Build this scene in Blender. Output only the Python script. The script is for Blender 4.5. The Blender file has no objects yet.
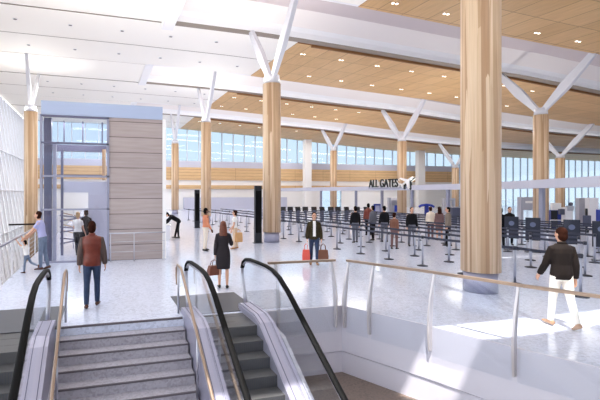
import bpy, bmesh, math, random
from mathutils import Vector, Matrix
from mathutils.geometry import tessellate_polygon
random.seed(7)
C = bpy.context.scene.collection
S = bpy.context.scene
R = math.radians

# ------------------------------------------------------------------ materials
def srgb(r, g, b):
    f = lambda c: c / 12.92 if c <= 0.04045 else ((c + 0.055) / 1.055) ** 2.4
    return (f(r / 255), f(g / 255), f(b / 255), 1)

def newmat(name):
    m = bpy.data.materials.new(name); m.use_nodes = True
    nt = m.node_tree
    return m, nt, nt.nodes['Principled BSDF']

def pm(name, col, rough=0.6, metal=0.0, spec=0.5, noise=0.0, scale=8.0, emit=None, estr=0.0, stretch=(1, 1, 1)):
    m, nt, p = newmat(name)
    c = srgb(*col)
    p.inputs['Roughness'].default_value = rough
    p.inputs['Metallic'].default_value = metal
    p.inputs['Specular IOR Level'].default_value = spec
    if noise > 0:
        tc = nt.nodes.new('ShaderNodeTexCoord'); mp = nt.nodes.new('ShaderNodeMapping')
        mp.inputs['Scale'].default_value = stretch
        n = nt.nodes.new('ShaderNodeTexNoise'); n.inputs['Scale'].default_value = scale; n.inputs['Detail'].default_value = 4
        cr = nt.nodes.new('ShaderNodeValToRGB')
        cr.color_ramp.elements[0].position = .3; cr.color_ramp.elements[1].position = .7
        cr.color_ramp.elements[0].color = tuple(x * (1 - noise) for x in c[:3]) + (1,)
        cr.color_ramp.elements[1].color = tuple(min(1, x * (1 + noise)) for x in c[:3]) + (1,)
        nt.links.new(tc.outputs['Object'], mp.inputs['Vector']); nt.links.new(mp.outputs[0], n.inputs['Vector'])
        nt.links.new(n.outputs['Fac'], cr.inputs['Fac']); nt.links.new(cr.outputs[0], p.inputs['Base Color'])
    else:
        p.inputs['Base Color'].default_value = c
    if emit:
        p.inputs['Emission Color'].default_value = srgb(*emit); p.inputs['Emission Strength'].default_value = estr
    return m

def glassmat(name, tint, refl=0.08, rough=0.02):
    m = bpy.data.materials.new(name); m.use_nodes = True
    nt = m.node_tree; nt.nodes.clear()
    o = nt.nodes.new('ShaderNodeOutputMaterial'); mx = nt.nodes.new('ShaderNodeMixShader')
    t = nt.nodes.new('ShaderNodeBsdfTransparent'); g = nt.nodes.new('ShaderNodeBsdfGlossy')
    lw = nt.nodes.new('ShaderNodeLayerWeight'); lw.inputs['Blend'].default_value = 0.12
    ad = nt.nodes.new('ShaderNodeMath'); ad.operation = 'MULTIPLY_ADD'; ad.use_clamp = True
    ad.inputs[1].default_value = 0.3; ad.inputs[2].default_value = refl * 0.5
    t.inputs['Color'].default_value = tint + (1,)
    g.inputs['Roughness'].default_value = rough; g.inputs['Color'].default_value = (.95, .97, 1, 1)
    nt.links.new(lw.outputs['Fresnel'], ad.inputs[0]); nt.links.new(ad.outputs[0], mx.inputs[0])
    nt.links.new(t.outputs[0], mx.inputs[1]); nt.links.new(g.outputs[0], mx.inputs[2]); nt.links.new(mx.outputs[0], o.inputs[0])
    return m

def terrazzo(name, base, dark, rough, scale=55.0, amount=.5):
    m, nt, p = newmat(name)
    tc = nt.nodes.new('ShaderNodeTexCoord')
    v = nt.nodes.new('ShaderNodeTexVoronoi'); v.inputs['Scale'].default_value = scale
    cr = nt.nodes.new('ShaderNodeValToRGB')
    e = cr.color_ramp.elements
    e[0].position = 0.0; e[0].color = srgb(*dark); e[1].position = 0.62; e[1].color = srgb(*base)
    sep = nt.nodes.new('ShaderNodeSeparateColor')
    nt.links.new(tc.outputs['Object'], v.inputs['Vector'])
    nt.links.new(v.outputs['Color'], sep.inputs[0]); nt.links.new(sep.outputs[0], cr.inputs['Fac'])
    n2 = nt.nodes.new('ShaderNodeTexNoise'); n2.inputs['Scale'].default_value = 1.3; n2.inputs['Detail'].default_value = 5
    nt.links.new(tc.outputs['Object'], n2.inputs['Vector'])
    mx = nt.nodes.new('ShaderNodeMix'); mx.data_type = 'RGBA'
    mr = nt.nodes.new('ShaderNodeMapRange'); mr.inputs[1].default_value = .35; mr.inputs[2].default_value = .65
    mr.inputs[3].default_value = amount * .6; mr.inputs[4].default_value = amount
    nt.links.new(n2.outputs['Fac'], mr.inputs[0]); nt.links.new(mr.outputs[0], mx.inputs[0])
    mx.inputs[6].default_value = srgb(*base)
    nt.links.new(cr.outputs[0], mx.inputs[7]); nt.links.new(mx.outputs[2], p.inputs['Base Color'])
    p.inputs['Roughness'].default_value = rough; p.inputs['Specular IOR Level'].default_value = .55
    return m

def planks(name, c1, c2, line, w, h, rough=.5, mortar=.012, axis='xy', rotz=0):
    m, nt, p = newmat(name)
    tc = nt.nodes.new('ShaderNodeTexCoord'); mp = nt.nodes.new('ShaderNodeMapping')
    if axis == 'xz': mp.inputs['Rotation'].default_value = (R(-90), 0, 0)
    else: mp.inputs['Rotation'].default_value = (0, 0, rotz)
    b = nt.nodes.new('ShaderNodeTexBrick'); b.inputs['Scale'].default_value = 1
    b.inputs['Brick Width'].default_value = w; b.inputs['Row Height'].default_value = h
    b.inputs['Mortar Size'].default_value = mortar; b.inputs['Color1'].default_value = srgb(*c1)
    b.inputs['Color2'].default_value = srgb(*c2); b.inputs['Mortar'].default_value = srgb(*line)
    b.offset = 0.0
    n = nt.nodes.new('ShaderNodeTexNoise'); n.inputs['Scale'].default_value = 1.0; n.inputs['Detail'].default_value = 6
    mp2 = nt.nodes.new('ShaderNodeMapping'); mp2.inputs['Scale'].default_value = (9, .8, 9) if axis == 'xy' else (1, 9, 12)
    mx = nt.nodes.new('ShaderNodeMix'); mx.data_type = 'RGBA'; mx.blend_type = 'MULTIPLY'; mx.inputs[0].default_value = .35
    cr = nt.nodes.new('ShaderNodeValToRGB'); cr.color_ramp.elements[0].position = .3; cr.color_ramp.elements[1].position = .7
    cr.color_ramp.elements[0].color = (.55, .5, .45, 1)
    nt.links.new(tc.outputs['Object'], mp.inputs['Vector']); nt.links.new(mp.outputs[0], b.inputs['Vector'])
    nt.links.new(tc.outputs['Object'], mp2.inputs['Vector']); nt.links.new(mp2.outputs[0], n.inputs['Vector'])
    nt.links.new(n.outputs['Fac'], cr.inputs['Fac'])
    nt.links.new(b.outputs['Color'], mx.inputs[6]); nt.links.new(cr.outputs[0], mx.inputs[7])
    nt.links.new(mx.outputs[2], p.inputs['Base Color']); p.inputs['Roughness'].default_value = rough
    return m

def timber(name):
    m, nt, p = newmat(name)
    tc = nt.nodes.new('ShaderNodeTexCoord'); mp = nt.nodes.new('ShaderNodeMapping'); mp.inputs['Scale'].default_value = (13, 13, .2)
    v = nt.nodes.new('ShaderNodeTexVoronoi'); v.inputs['Scale'].default_value = 1.0
    mp2 = nt.nodes.new('ShaderNodeMapping'); mp2.inputs['Scale'].default_value = (22, 22, .7)
    n = nt.nodes.new('ShaderNodeTexNoise'); n.inputs['Scale'].default_value = 1; n.inputs['Detail'].default_value = 7
    cr = nt.nodes.new('ShaderNodeValToRGB')
    e = cr.color_ramp.elements
    e[0].position = .1; e[0].color = srgb(184, 148, 114); e[1].position = .9; e[1].color = srgb(228, 204, 174)
    k = e.new(.5); k.color = srgb(210, 179, 144)
    sep = nt.nodes.new('ShaderNodeSeparateColor')
    cr2 = nt.nodes.new('ShaderNodeValToRGB'); cr2.color_ramp.elements[0].position = .3; cr2.color_ramp.elements[1].position = .65
    cr2.color_ramp.elements[0].color = (.72, .66, .6, 1)
    mx = nt.nodes.new('ShaderNodeMix'); mx.data_type = 'RGBA'; mx.blend_type = 'MULTIPLY'; mx.inputs[0].default_value = .5
    L = nt.links.new
    L(tc.outputs['Object'], mp.inputs['Vector']); L(mp.outputs[0], v.inputs['Vector']); L(v.outputs['Color'], sep.inputs[0]); L(sep.outputs[0], cr.inputs['Fac'])
    L(tc.outputs['Object'], mp2.inputs['Vector']); L(mp2.outputs[0], n.inputs['Vector']); L(n.outputs['Fac'], cr2.inputs['Fac'])
    L(cr.outputs[0], mx.inputs[6]); L(cr2.outputs[0], mx.inputs[7]); L(mx.outputs[2], p.inputs['Base Color'])
    p.inputs['Roughness'].default_value = .42
    return m

M = dict(
    floor=terrazzo('terrazzo_floor', (219, 226, 246), (126, 132, 156), .12, 24, .36),
    stair=terrazzo('terrazzo_stair', (176, 173, 184), (128, 123, 134), .4, 30, .6),
    lowfloor=terrazzo('brown_terrazzo', (128, 112, 102), (84, 72, 66), .45, 30, .6),
    white=pm('white_plaster', (240, 239, 238), .6),
    ceil=pm('white_ceiling', (252, 248, 240), .6),
    slot=pm('slot_lining', (236, 229, 225), .6), slotshade=pm('slot_shade_band', (200, 188, 188), .6),  # darker band: the shade of the recess is put into its colour
    trimw=pm('white_trim', (240, 239, 240), .45),
    seam=pm('seam_gap', (150, 138, 126), .8),
    fascia=pm('fascia_white', (217, 215, 228), .5), canopyg=pm('canopy_grey', (194, 196, 212), .45),
    wood=planks('wood_ceiling', (224, 182, 126), (214, 171, 116), (164, 124, 80), 1.35, 2.1, .5, .02),
    woodedge=pm('wood_edge', (150, 104, 62), .6),
    woodband=planks('wood_band', (221, 186, 140), (214, 178, 132), (150, 118, 84), 4.9, .45, .55, .02, 'xz'),
    timber=timber('timber_shaft'),
    panel=planks('greige_panel', (178, 166, 164), (172, 160, 159), (96, 84, 84), 3.0, .55, .5, .012, 'xz'),
    lilac=pm('lilac_panel', (192, 194, 212), .5), bluegrey=pm('bluegrey_fascia', (168, 182, 210), .5),
    steelwhite=pm('white_steel', (214, 214, 220), .35, .1),
    frame=pm('grey_frame', (150, 152, 172), .4, .3),
    framed=pm('dark_frame', (104, 104, 128), .4, .3),
    mull=pm('mullion', (205, 210, 222), .4, .2),
    deck=pm('brushed_deck', (186, 184, 204), .32, .55),
    plinth=pm('plinth_metal', (158, 158, 178), .4, .3),
    silver=pm('silver', (190, 190, 200), .28, .85),
    black=pm('black_rubber', (7, 7, 9), .6, 0, .12),
    blackm=pm('black_metal', (24, 26, 32), .35, .2),
    step=pm('escalator_step', (92, 92, 94), .45, .3, noise=.12, scale=30, stretch=(40, .4, .4)),
    plate=pm('landing_plate', (88, 90, 97), .5, .3),
    bronze=pm('bronze_rail', (164, 142, 126), .32, .6),
    railcap=pm('rail_cap', (160, 140, 124), .3, .5),
    post=pm('balustrade_post', (206, 202, 206), .35, .35),
    nosing=pm('stair_nosing', (96, 90, 98), .6),
    belt=pm('belt_fabric', (46, 50, 68), .7),
    stan=pm('stanchion_steel', (160, 164, 180), .35, .4),
    base=pm('stanchion_base', (44, 47, 60), .45, .2),
    signp=pm('sign_panel', (46, 50, 63), .6, 0, .25),
    signi=pm('sign_icon', (98, 108, 138), .5),
    navy=pm('navy', (22, 40, 130), .4),
    blue=pm('blue', (30, 60, 170), .4),
    kiosk=pm('kiosk_dark', (74, 78, 100), .5),
    mach=pm('machine_grey', (168, 170, 182), .45),
    machl=pm('machine_light', (222, 222, 228), .45),
    glassr=glassmat('balustrade_glass', (.97, .98, .99), .05),
    glasse=glassmat('lobby_glass', (.95, .955, .98), .05),
    glassw=glassmat('tinted_glazing', (.51, .575, .625), .04), glassf=glassmat('facade_glazing', (.83, .84, .855), .06),
    lens=pm('downlight_lens', (255, 250, 240), .4, emit=(255, 244, 226), estr=6),
    lensoff=pm('downlight_recess', (120, 116, 112), .6),
    skin=pm('skin', (206, 158, 132), .5), skind=pm('skin_deep', (96, 62, 46), .5),
    lip=pm('lip', (150, 84, 78), .5), eye=pm('eye', (30, 24, 22), .3),
    hairb=pm('hair_brown', (46, 22, 14), .9, 0, .1, noise=.3, scale=60), hairk=pm('hair_black', (16, 13, 13), .9, 0, .1),
    haira=pm('hair_auburn', (104, 52, 32), .5, noise=.35, scale=50), hairbl=pm('hair_blond', (190, 156, 112), .5),
    leather=pm('leather_rust', (108, 40, 24), .45, noise=.15, scale=14), sleeve=pm('sleeve_umber', (82, 66, 62), .7),
    jeans=pm('denim', (38, 54, 84), .8, noise=.18, scale=12), jeansl=pm('denim_pale', (104, 118, 140), .8, noise=.15, scale=12),
    shoeb=pm('shoe_brown', (78, 44, 32), .5), shoek=pm('shoe_black', (18, 18, 22), .4), shoet=pm('shoe_tan', (170, 126, 88), .5),
    shirtlav=pm('shirt_lavender', (170, 172, 214), .8), shirtw=pm('shirt_white', (232, 230, 228), .8),
    salmon=pm('shirt_salmon', (206, 132, 98), .8), cream=pm('trouser_cream', (226, 214, 198), .8),
    whitet=pm('trouser_white', (238, 230, 218), .8), char=pm('charcoal', (45, 40, 44), .85, 0, .2), dark=pm('suit_black', (18, 18, 23), .85, 0, .2),
    olive=pm('jacket_olive', (52, 44, 28), .85, 0, .2), umber=pm('jacket_umber', (30, 23, 21), .8, 0, .2), beige=pm('beige', (216, 192, 166), .8),
    maroon=pm('maroon', (104, 56, 56), .8), mauve=pm('mauve_brown', (112, 84, 84), .8), greyt=pm('grey_cloth', (96, 98, 110), .8),
    taupe=pm('taupe', (122, 110, 100), .8),
    bagr=pm('bag_red', (214, 84, 70), .6), bagb=pm('bag_brown', (116, 72, 52), .6), bagt=pm('bag_tan', (196, 150, 100), .6),
    baghand=pm('bag_leather', (110, 58, 38), .4),
    letter=pm('letter_dark', (28, 38, 36), .5), letterw=pm('letter_white', (246, 246, 246), .4),
    ground=pm('pale_paving', (190, 190, 190), .8),
    cream_glow=pm('cream_blind', (246, 240, 224), .8),
)

# ------------------------------------------------------------------ mesh helper
class MB:
    def __init__(s): s.v = []; s.f = []; s.m = []; s.sm = []
    def add(s, vs, fs, mi=0, smooth=False):
        b = len(s.v); s.v += [tuple(v) for v in vs]
        for f in fs: s.f.append(tuple(b + i for i in f)); s.m.append(mi); s.sm.append(smooth)
        return s
    def box(s, x0, x1, y0, y1, z0, z1, mi=0):
        vs = [(x0, y0, z0), (x1, y0, z0), (x1, y1, z0), (x0, y1, z0), (x0, y0, z1), (x1, y0, z1), (x1, y1, z1), (x0, y1, z1)]
        return s.add(vs, [(3, 2, 1, 0), (4, 5, 6, 7), (0, 1, 5, 4), (1, 2, 6, 5), (2, 3, 7, 6), (3, 0, 4, 7)], mi)
    def prism(s, poly, z0, z1, mi=0):
        n = len(poly); vs = [(x, y, z0) for x, y in poly] + [(x, y, z1) for x, y in poly]
        tr = tessellate_polygon([[Vector((x, y, 0)) for x, y in poly]])
        fs = [(i, (i + 1) % n, n + (i + 1) % n, n + i) for i in range(n)]
        for t in tr:
            a, b, c = [Vector(poly[i] + (0,)) if len(poly[i]) == 2 else Vector(poly[i]) for i in t]
            if (b - a).cross(c - a).z < 0: t = (t[0], t[2], t[1])
            fs.append((t[0] + n, t[1] + n, t[2] + n)); fs.append((t[0], t[2], t[1]))
        return s.add(vs, fs, mi)
    def xprism(s, prof, x0, x1, mi=0):      # profile in (y,z) extruded along x
        n = len(prof); vs = [(x0, y, z) for y, z in prof] + [(x1, y, z) for y, z in prof]
        tr = tessellate_polygon([[Vector((y, z, 0)) for y, z in prof]])
        fs = [(i, (i + 1) % n, n + (i + 1) % n, n + i) for i in range(n)]
        for t in tr: fs.append(tuple(t)); fs.append(tuple(n + i for i in reversed(t)))
        return s.add(vs, fs, mi)
    def beam(s, a, b, w, h, mi=0, up=(0, 0, 1)):
        a = Vector(a); b = Vector(b); d = (b - a).normalized(); u = Vector(up)
        r = d.cross(u)
        if r.length < 1e-4: r = d.cross(Vector((0, 1, 0)))
        r.normalize(); u = r.cross(d)
        vs = []
        for p in (a, b):
            for i, j in ((-1, -1), (1, -1), (1, 1), (-1, 1)): vs.append(p + r * w / 2 * i + u * h / 2 * j)
        return s.add(vs, [(0, 1, 2, 3), (7, 6, 5, 4), (0, 4, 5, 1), (1, 5, 6, 2), (2, 6, 7, 3), (3, 7, 4, 0)], mi)
    def cyl(s, x, y, z0, z1, r0, r1=None, n=16, mi=0):
        return s.tube([(x, y, z0), (x, y, z1)], [r0, r0 if r1 is None else r1], n, mi, False)
    def tube(s, pts, rad, n=8, mi=0, round_ends=False, flat=1.0, side=None):
        pts = [Vector(p) for p in pts]
        if not isinstance(rad, (list, tuple)): rad = [rad] * len(pts)
        rad = list(rad)
        if round_ends:
            d0 = (pts[0] - pts[1]).normalized(); d1 = (pts[-1] - pts[-2]).normalized()
            pts = [pts[0] + d0 * rad[0] * .92, pts[0] + d0 * rad[0] * .6] + pts + [pts[-1] + d1 * rad[-1] * .6, pts[-1] + d1 * rad[-1] * .92]
            rad = [rad[0] * .38, rad[0] * .8] + rad + [rad[-1] * .8, rad[-1] * .38]
        vs = []; N = len(pts)
        d = (pts[1] - pts[0]).normalized()
        r = Vector(side) if side else d.orthogonal()
        r = (r - d * r.dot(d)).normalized()
        for i, p in enumerate(pts):
            if i == 0: d = pts[1] - pts[0]
            elif i == N - 1: d = pts[-1] - pts[-2]
            else: d = (pts[i + 1] - pts[i]).normalized() + (pts[i] - pts[i - 1]).normalized()
            d.normalize(); r = (r - d * r.dot(d)).normalized(); u = d.cross(r)
            for k in range(n):
                a = 2 * math.pi * k / n
                vs.append(p + r * math.cos(a) * rad[i] + u * math.sin(a) * rad[i] * flat)
        fs = []
        for i in range(N - 1):
            for k in range(n):
                k2 = (k + 1) % n
                fs.append((i * n + k, i * n + k2, (i + 1) * n + k2, (i + 1) * n + k))
        s.add(vs, fs, mi, True)
        b = len(s.v) - len(vs)
        s.f.append(tuple(b + k for k in reversed(range(n)))); s.m.append(mi); s.sm.append(False)
        s.f.append(tuple(b + (N - 1) * n + k for k in range(n))); s.m.append(mi); s.sm.append(False)
        return s
    def loft(s, secs, n=18, mi=0):            # secs: (centre, right vec*rx, fwd vec*ry)
        vs = []
        for c, rx, ry in secs:
            c = Vector(c)
            for k in range(n):
                a = 2 * math.pi * k / n
                vs.append(c + Vector(rx) * math.cos(a) + Vector(ry) * math.sin(a))
        N = len(secs); fs = []
        for i in range(N - 1):
            for k in range(n):
                k2 = (k + 1) % n
                fs.append((i * n + k, i * n + k2, (i + 1) * n + k2, (i + 1) * n + k))
        fs.append(tuple(reversed(range(n)))); fs.append(tuple((N - 1) * n + k for k in range(n)))
        return s.add(vs, fs, mi, True)
    def ell(s, c, rx, ry, rz, rot=None, n=14, mi=0):
        c = Vector(c); vs = []; fs = []; m = n // 2 + 1
        for i in range(m + 1):
            t = math.pi * (i + .04) / (m + .08)
            for k in range(n):
                a = 2 * math.pi * k / n
                p = Vector((rx * math.sin(t) * math.cos(a), ry * math.sin(t) * math.sin(a), -rz * math.cos(t)))
                vs.append(c + (rot @ p if rot else p))
        for i in range(m):
            for k in range(n):
                k2 = (k + 1) % n
                fs.append((i * n + k, i * n + k2, (i + 1) * n + k2, (i + 1) * n + k))
        fs.append(tuple(reversed(range(n)))); fs.append(tuple(m * n + k for k in range(n)))
        return s.add(vs, fs, mi, True)
    def mesh(s, name, mats):
        me = bpy.data.meshes.new(name); me.from_pydata(s.v, [], s.f); me.update()
        for m in (mats if isinstance(mats, (list, tuple)) else [mats]): me.materials.append(m)
        me.polygons.foreach_set('material_index', s.m); me.polygons.foreach_set('use_smooth', s.sm)
        return me
    def build(s, name, mats, parent=None, loc=None, rotz=0, bevel=0):
        me = s.mesh(name, mats)
        o = bpy.data.objects.new(name, me); C.objects.link(o)
        if parent: o.parent = parent
        if loc: o.location = loc
        o.rotation_euler.z = rotz
        if bevel:
            b = o.modifiers.new('b', 'BEVEL'); b.width = bevel; b.segments = 2; b.limit_method = 'ANGLE'
        return o

def tag(o, label, cat, group=None):
    o['label'] = label; o['category'] = cat
    if group: o['group'] = group
    return o
def thing(name, label, cat, loc=(0, 0, 0), rotz=0, group=None):
    o = bpy.data.objects.new(name, None); C.objects.link(o); o.empty_display_size = .2
    o.location = loc; o.rotation_euler.z = rotz
    return tag(o, label, cat, group)
def struct(o): o['kind'] = 'structure'; return o
def copy_tree(root, loc, rotz=None, label=None):
    r = root.copy(); C.objects.link(r); r.location = loc
    if rotz is not None: r.rotation_euler.z = rotz
    if label: r['label'] = label
    for ch in root.children:
        c = ch.copy(); C.objects.link(c); c.parent = r
        for g in ch.children:
            d = g.copy(); C.objects.link(d); d.parent = c
    return r
def lerp(t, tab):
    if t <= tab[0][0]: return tab[0][1]
    for (a, va), (b, vb) in zip(tab, tab[1:]):
        if t <= b: return va + (vb - va) * (t - a) / (b - a)
    return tab[-1][1]
ORD = ['first', 'second', 'third', 'fourth', 'fifth', 'sixth', 'seventh', 'eighth', 'ninth', 'tenth', 'eleventh', 'twelfth', 'thirteenth', 'fourteenth',
       'fifteenth', 'sixteenth', 'seventeenth', 'eighteenth', 'nineteenth', 'twentieth', 'twenty-first', 'twenty-second', 'twenty-third', 'twenty-fourth', 'twenty-fifth',
       'twenty-sixth', 'twenty-seventh', 'twenty-eighth', 'twenty-ninth', 'thirtieth'] + ['%dth' % k for k in range(31, 60)]

# ------------------------------------------------------------------ camera, world, sun
YAW = math.atan2(126, 430)
cam = bpy.data.cameras.new('camera'); co = bpy.data.objects.new('camera', cam); C.objects.link(co)
co.location = (0, 0, 2.4); co.rotation_euler = (R(90), 0, -YAW)
cam.sensor_width = 36; cam.lens = 430 / 600 * 36
cam.shift_x = (300 - 226) / 600; cam.shift_y = -(200 - 193) / 600
cam.clip_end = 800; cam.clip_start = .05
S.camera = co

w = bpy.data.worlds.new('world'); S.world = w; w.use_nodes = True
nt = w.node_tree; bg = nt.nodes['Background']
tc = nt.nodes.new('ShaderNodeTexCoord'); sep = nt.nodes.new('ShaderNodeSeparateXYZ')
cr = nt.nodes.new('ShaderNodeValToRGB')
cr.color_ramp.elements[0].position = .0; cr.color_ramp.elements[0].color = (.96, .97, 1, 1)
cr.color_ramp.elements[1].position = .5; cr.color_ramp.elements[1].color = (.80, .895, 1, 1)
nz = nt.nodes.new('ShaderNodeTexNoise'); nz.inputs['Scale'].default_value = 2.5; nz.inputs['Detail'].default_value = 5
crn = nt.nodes.new('ShaderNodeValToRGB'); crn.color_ramp.elements[0].position = .5; crn.color_ramp.elements[1].position = .8
mx = nt.nodes.new('ShaderNodeMix'); mx.data_type = 'RGBA'; mx.inputs[7].default_value = (.98, .98, 1, 1)
L = nt.links.new
L(tc.outputs['Generated'], sep.inputs[0]); L(sep.outputs[2], cr.inputs[0]); L(tc.outputs['Generated'], nz.inputs['Vector'])
L(nz.outputs['Fac'], crn.inputs[0]); L(crn.outputs[0], mx.inputs[0]); L(cr.outputs[0], mx.inputs[6]); L(mx.outputs[2], bg.inputs['Color'])
bg.inputs['Strength'].default_value = 2.8

sun = bpy.data.lights.new('sun', 'SUN'); so = bpy.data.objects.new('sun', sun); C.objects.link(so)
sun.energy = 9; sun.angle = R(.6); sun.color = (1, .95, .88)
SD = Vector((.19, .33, -.93)).normalized()
so.rotation_euler = SD.to_track_quat('-Z', 'Y').to_euler(); so.location = (0, -20, 40)

# ------------------------------------------------------------------ setting: floors
EDGE = [(3.1, 8.14), (4.95, 8.1), (5.72, 6.42), (6.22, 5.05), (6.65, 4.1), (7.6, 1.9), (8.6, -3), (9.2, -12)]
poly = [(-2.45, 8.2), (3.1, 8.2)] + EDGE + [(130, -12), (130, 63), (-2.45, 63)]
struct(MB().prism(poly, -.94, 0).build('floor', M['floor']))
struct(MB().box(-30, 130, -14, 64, -5.5, -5.2).build('floor', M['lowfloor']))
struct(MB().prism([(3.2, -6), (9.5, -6), (8.9, -3), (7.8, 1.9), (6.85, 4.1), (6.42, 5.05), (5.92, 6.42), (5.1, 8.3), (3.2, 8.3)], -1.7, -1.4).build('floor', M['lowfloor']))
g = MB().box(-400, 500, -400, 500, -6.2, -5.9).build('floor', M['ground']); struct(g); g.name = 'floor_outside'

def offset_line(pts, d):
    out = []
    for i, p in enumerate(pts):
        p = Vector(p); n = Vector((0, 0))
        if i > 0: t = (p - Vector(pts[i - 1])).normalized(); n += Vector((t.y, -t.x))
        if i < len(pts) - 1: t = (Vector(pts[i + 1]) - p).normalized(); n += Vector((t.y, -t.x))
        out.append(tuple(p + n.normalized() * d))
    return out
def strip(pts, d0, d1, z0, z1):
    a = offset_line(pts, d0); b = offset_line(pts, d1)
    m = MB()
    for i in range(len(pts) - 1):
        q = [a[i], a[i + 1], b[i + 1], b[i]]
        if (Vector(q[1]) - Vector(q[0])).cross(Vector(q[2]) - Vector(q[1])) < 0: q.reverse()
        m.prism(q, z0, z1)
    return m
struct(strip(EDGE, 0.0, .05, -.95, .012).build('trim_1', M['fascia']))
struct(strip(EDGE, -.05, .03, -1.42, -.965).build('wall_pit', M['fascia']))
struct(MB().box(-2.45, 3.1, 8.26, 8.3, -5.2, -.02).build('wall_stair', M['fascia']))

# ------------------------------------------------------------------ roof
ZB = [(-12, 10.6), (8, 10.75), (17, 11.05), (23, 11.5), (31.5, 11.72), (37.5, 11.88), (46, 11.95), (52, 12.0), (62, 12.0)]
FX = [(-10, -.1), (2, 0), (8, .1), (11, .2), (16, .45), (22, .78), (28, 1.05), (36, 1.68), (46, 2.3), (56, 2.65), (70, 2.9), (100, 3.2), (130, 3.4)]
zc = lambda X, Y: lerp(Y, ZB) - lerp(X, FX)
XS = [-9.5, -6, -2, 2, 3.3, 8, 11.2, 14, 17, 20, 24, 28, 32, 36, 41, 46, 52, 60, 70, 85, 100, 130]
def slab(x0, x1, y0, y1, dz, th):
    xs = [x0] + [x for x in XS if x0 < x < x1] + [x1]; ys = [y0, (y0 + y1) / 2, y1]
    vs = []; nx = len(xs); ny = 3
    for z in (0, 1):
        for y in ys:
            for x in xs: vs.append((x, y, zc(x, y) + dz + z * th))
    id = lambda i, j, k: k * nx * ny + j * nx + i
    fs = []
    for j in range(ny - 1):
        for i in range(nx - 1):
            fs.append((id(i, j, 0), id(i, j + 1, 0), id(i + 1, j + 1, 0), id(i + 1, j, 0)))
            fs.append((id(i, j, 1), id(i + 1, j, 1), id(i + 1, j + 1, 1), id(i, j + 1, 1)))
    side = []
    for i in range(nx - 1):
        side += [(id(i, 0, 0), id(i + 1, 0, 0), id(i + 1, 0, 1), id(i, 0, 1)), (id(i + 1, ny - 1, 0), id(i, ny - 1, 0), id(i, ny - 1, 1), id(i + 1, ny - 1, 1))]
    for j in range(ny - 1):
        side += [(id(0, j + 1, 0), id(0, j, 0), id(0, j, 1), id(0, j + 1, 1)), (id(nx - 1, j, 0), id(nx - 1, j + 1, 0), id(nx - 1, j + 1, 1), id(nx - 1, j, 1))]
    m = MB(); m.add(vs, fs, 0); b = 0
    for f in side: m.f.append(f); m.m.append(1); m.sm.append(False)
    return m
BAYS = [(8.5, 17), (23, 31.5), (37.5, 46), (52, 62.3)]
SLOTS = [(17, 23), (31.5, 37.5), (46, 52)]
XW = 11.2
for y0, y1 in BAYS:
    struct(slab(-9.5, XW, y0, y1, 0, .4).build('ceiling', [M['ceil'], M['seam']]))
    struct(slab(XW, 130, y0 + .25, y1, -.02, .4).build('ceiling_wood', [M['wood'], M['woodedge']]))
    if y0 > 8.6:   # dark wood edging strip on the near side of each timber bay
        struct(slab(XW + .9, 130, y0 + .12, y0 + .24, -.16, .5).build('trim_2', [M['woodedge'], M['woodedge']]))
    struct(slab(-9.5, XW, (y0 + y1) / 2 - .03, (y0 + y1) / 2 + .03, -.012, .1).build('trim_3', [M['seam'], M['seam']]))
for y0, y1 in SLOTS:
    struct(slab(-9.5, 3.3, y0 + .12, y1 - .12, .02, .4).build('ceiling', [M['ceil'], M['seam']]))
    # recess lining, closed profile swept along the roof arc
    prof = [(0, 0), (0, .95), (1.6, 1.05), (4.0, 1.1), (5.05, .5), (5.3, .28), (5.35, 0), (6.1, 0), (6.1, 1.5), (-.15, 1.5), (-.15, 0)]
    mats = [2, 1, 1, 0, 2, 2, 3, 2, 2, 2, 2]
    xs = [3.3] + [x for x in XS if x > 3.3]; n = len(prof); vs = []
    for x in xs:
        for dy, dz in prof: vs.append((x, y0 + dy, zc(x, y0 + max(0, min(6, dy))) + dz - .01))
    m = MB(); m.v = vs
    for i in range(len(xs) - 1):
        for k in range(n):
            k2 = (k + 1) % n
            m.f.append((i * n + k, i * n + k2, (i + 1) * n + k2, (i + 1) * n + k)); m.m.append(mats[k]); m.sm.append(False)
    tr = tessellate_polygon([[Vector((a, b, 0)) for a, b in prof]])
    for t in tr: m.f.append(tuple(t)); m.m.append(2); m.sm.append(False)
    struct(m.build('ceiling_slot', [M['slot'], M['slotshade'], M['trimw'], M['seam']]))
    # white end plate of the recess
    struct(MB().box(3.15, 3.75, y0, y1, zc(3.3, y0 + 3) - .12, zc(3.3, y0 + 3) + .6).build('trim_4', M['trimw']))
# roof over the viewpoint, with two unseen openings shaped to throw the sun patches
t = 11.0 / .93; ox, oy = .19 * t, .33 * t
def sh(pts): return [(x - ox, y - oy) for x, y in pts]
outer = [(-9.5, -12), (130, -12), (130, 8.5), (-9.5, 8.5)]
holes = [sh([(5.1, 6.45), (5.6, 5.62), (7.2, 5.6), (9, 5.68), (13, 5.95), (13, 6.6), (9.5, 6.35), (7, 6.38)]), sh([(1.3, 6.0), (3.25, 6.0), (3.6, 3.2), (1.3, 3.2)])]
ring = [Vector((x, y, 0)) for x, y in outer]; hs = [[Vector((x, y, 0)) for x, y in reversed(h)] for h in holes]
tri = tessellate_polygon([ring] + hs); allp = ring + [p for h in hs for p in h]
m = MB(); n = len(allp); m.v = [(p.x, p.y, 10.8) for p in allp] + [(p.x, p.y, 10.86) for p in allp]
for a in tri:
    m.f.append(tuple(a)); m.m.append(0); m.sm.append(False); m.f.append(tuple(n + i for i in reversed(a))); m.m.append(0); m.sm.append(False)
struct(m.build('ceiling_entry', M['ceil']))

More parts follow.
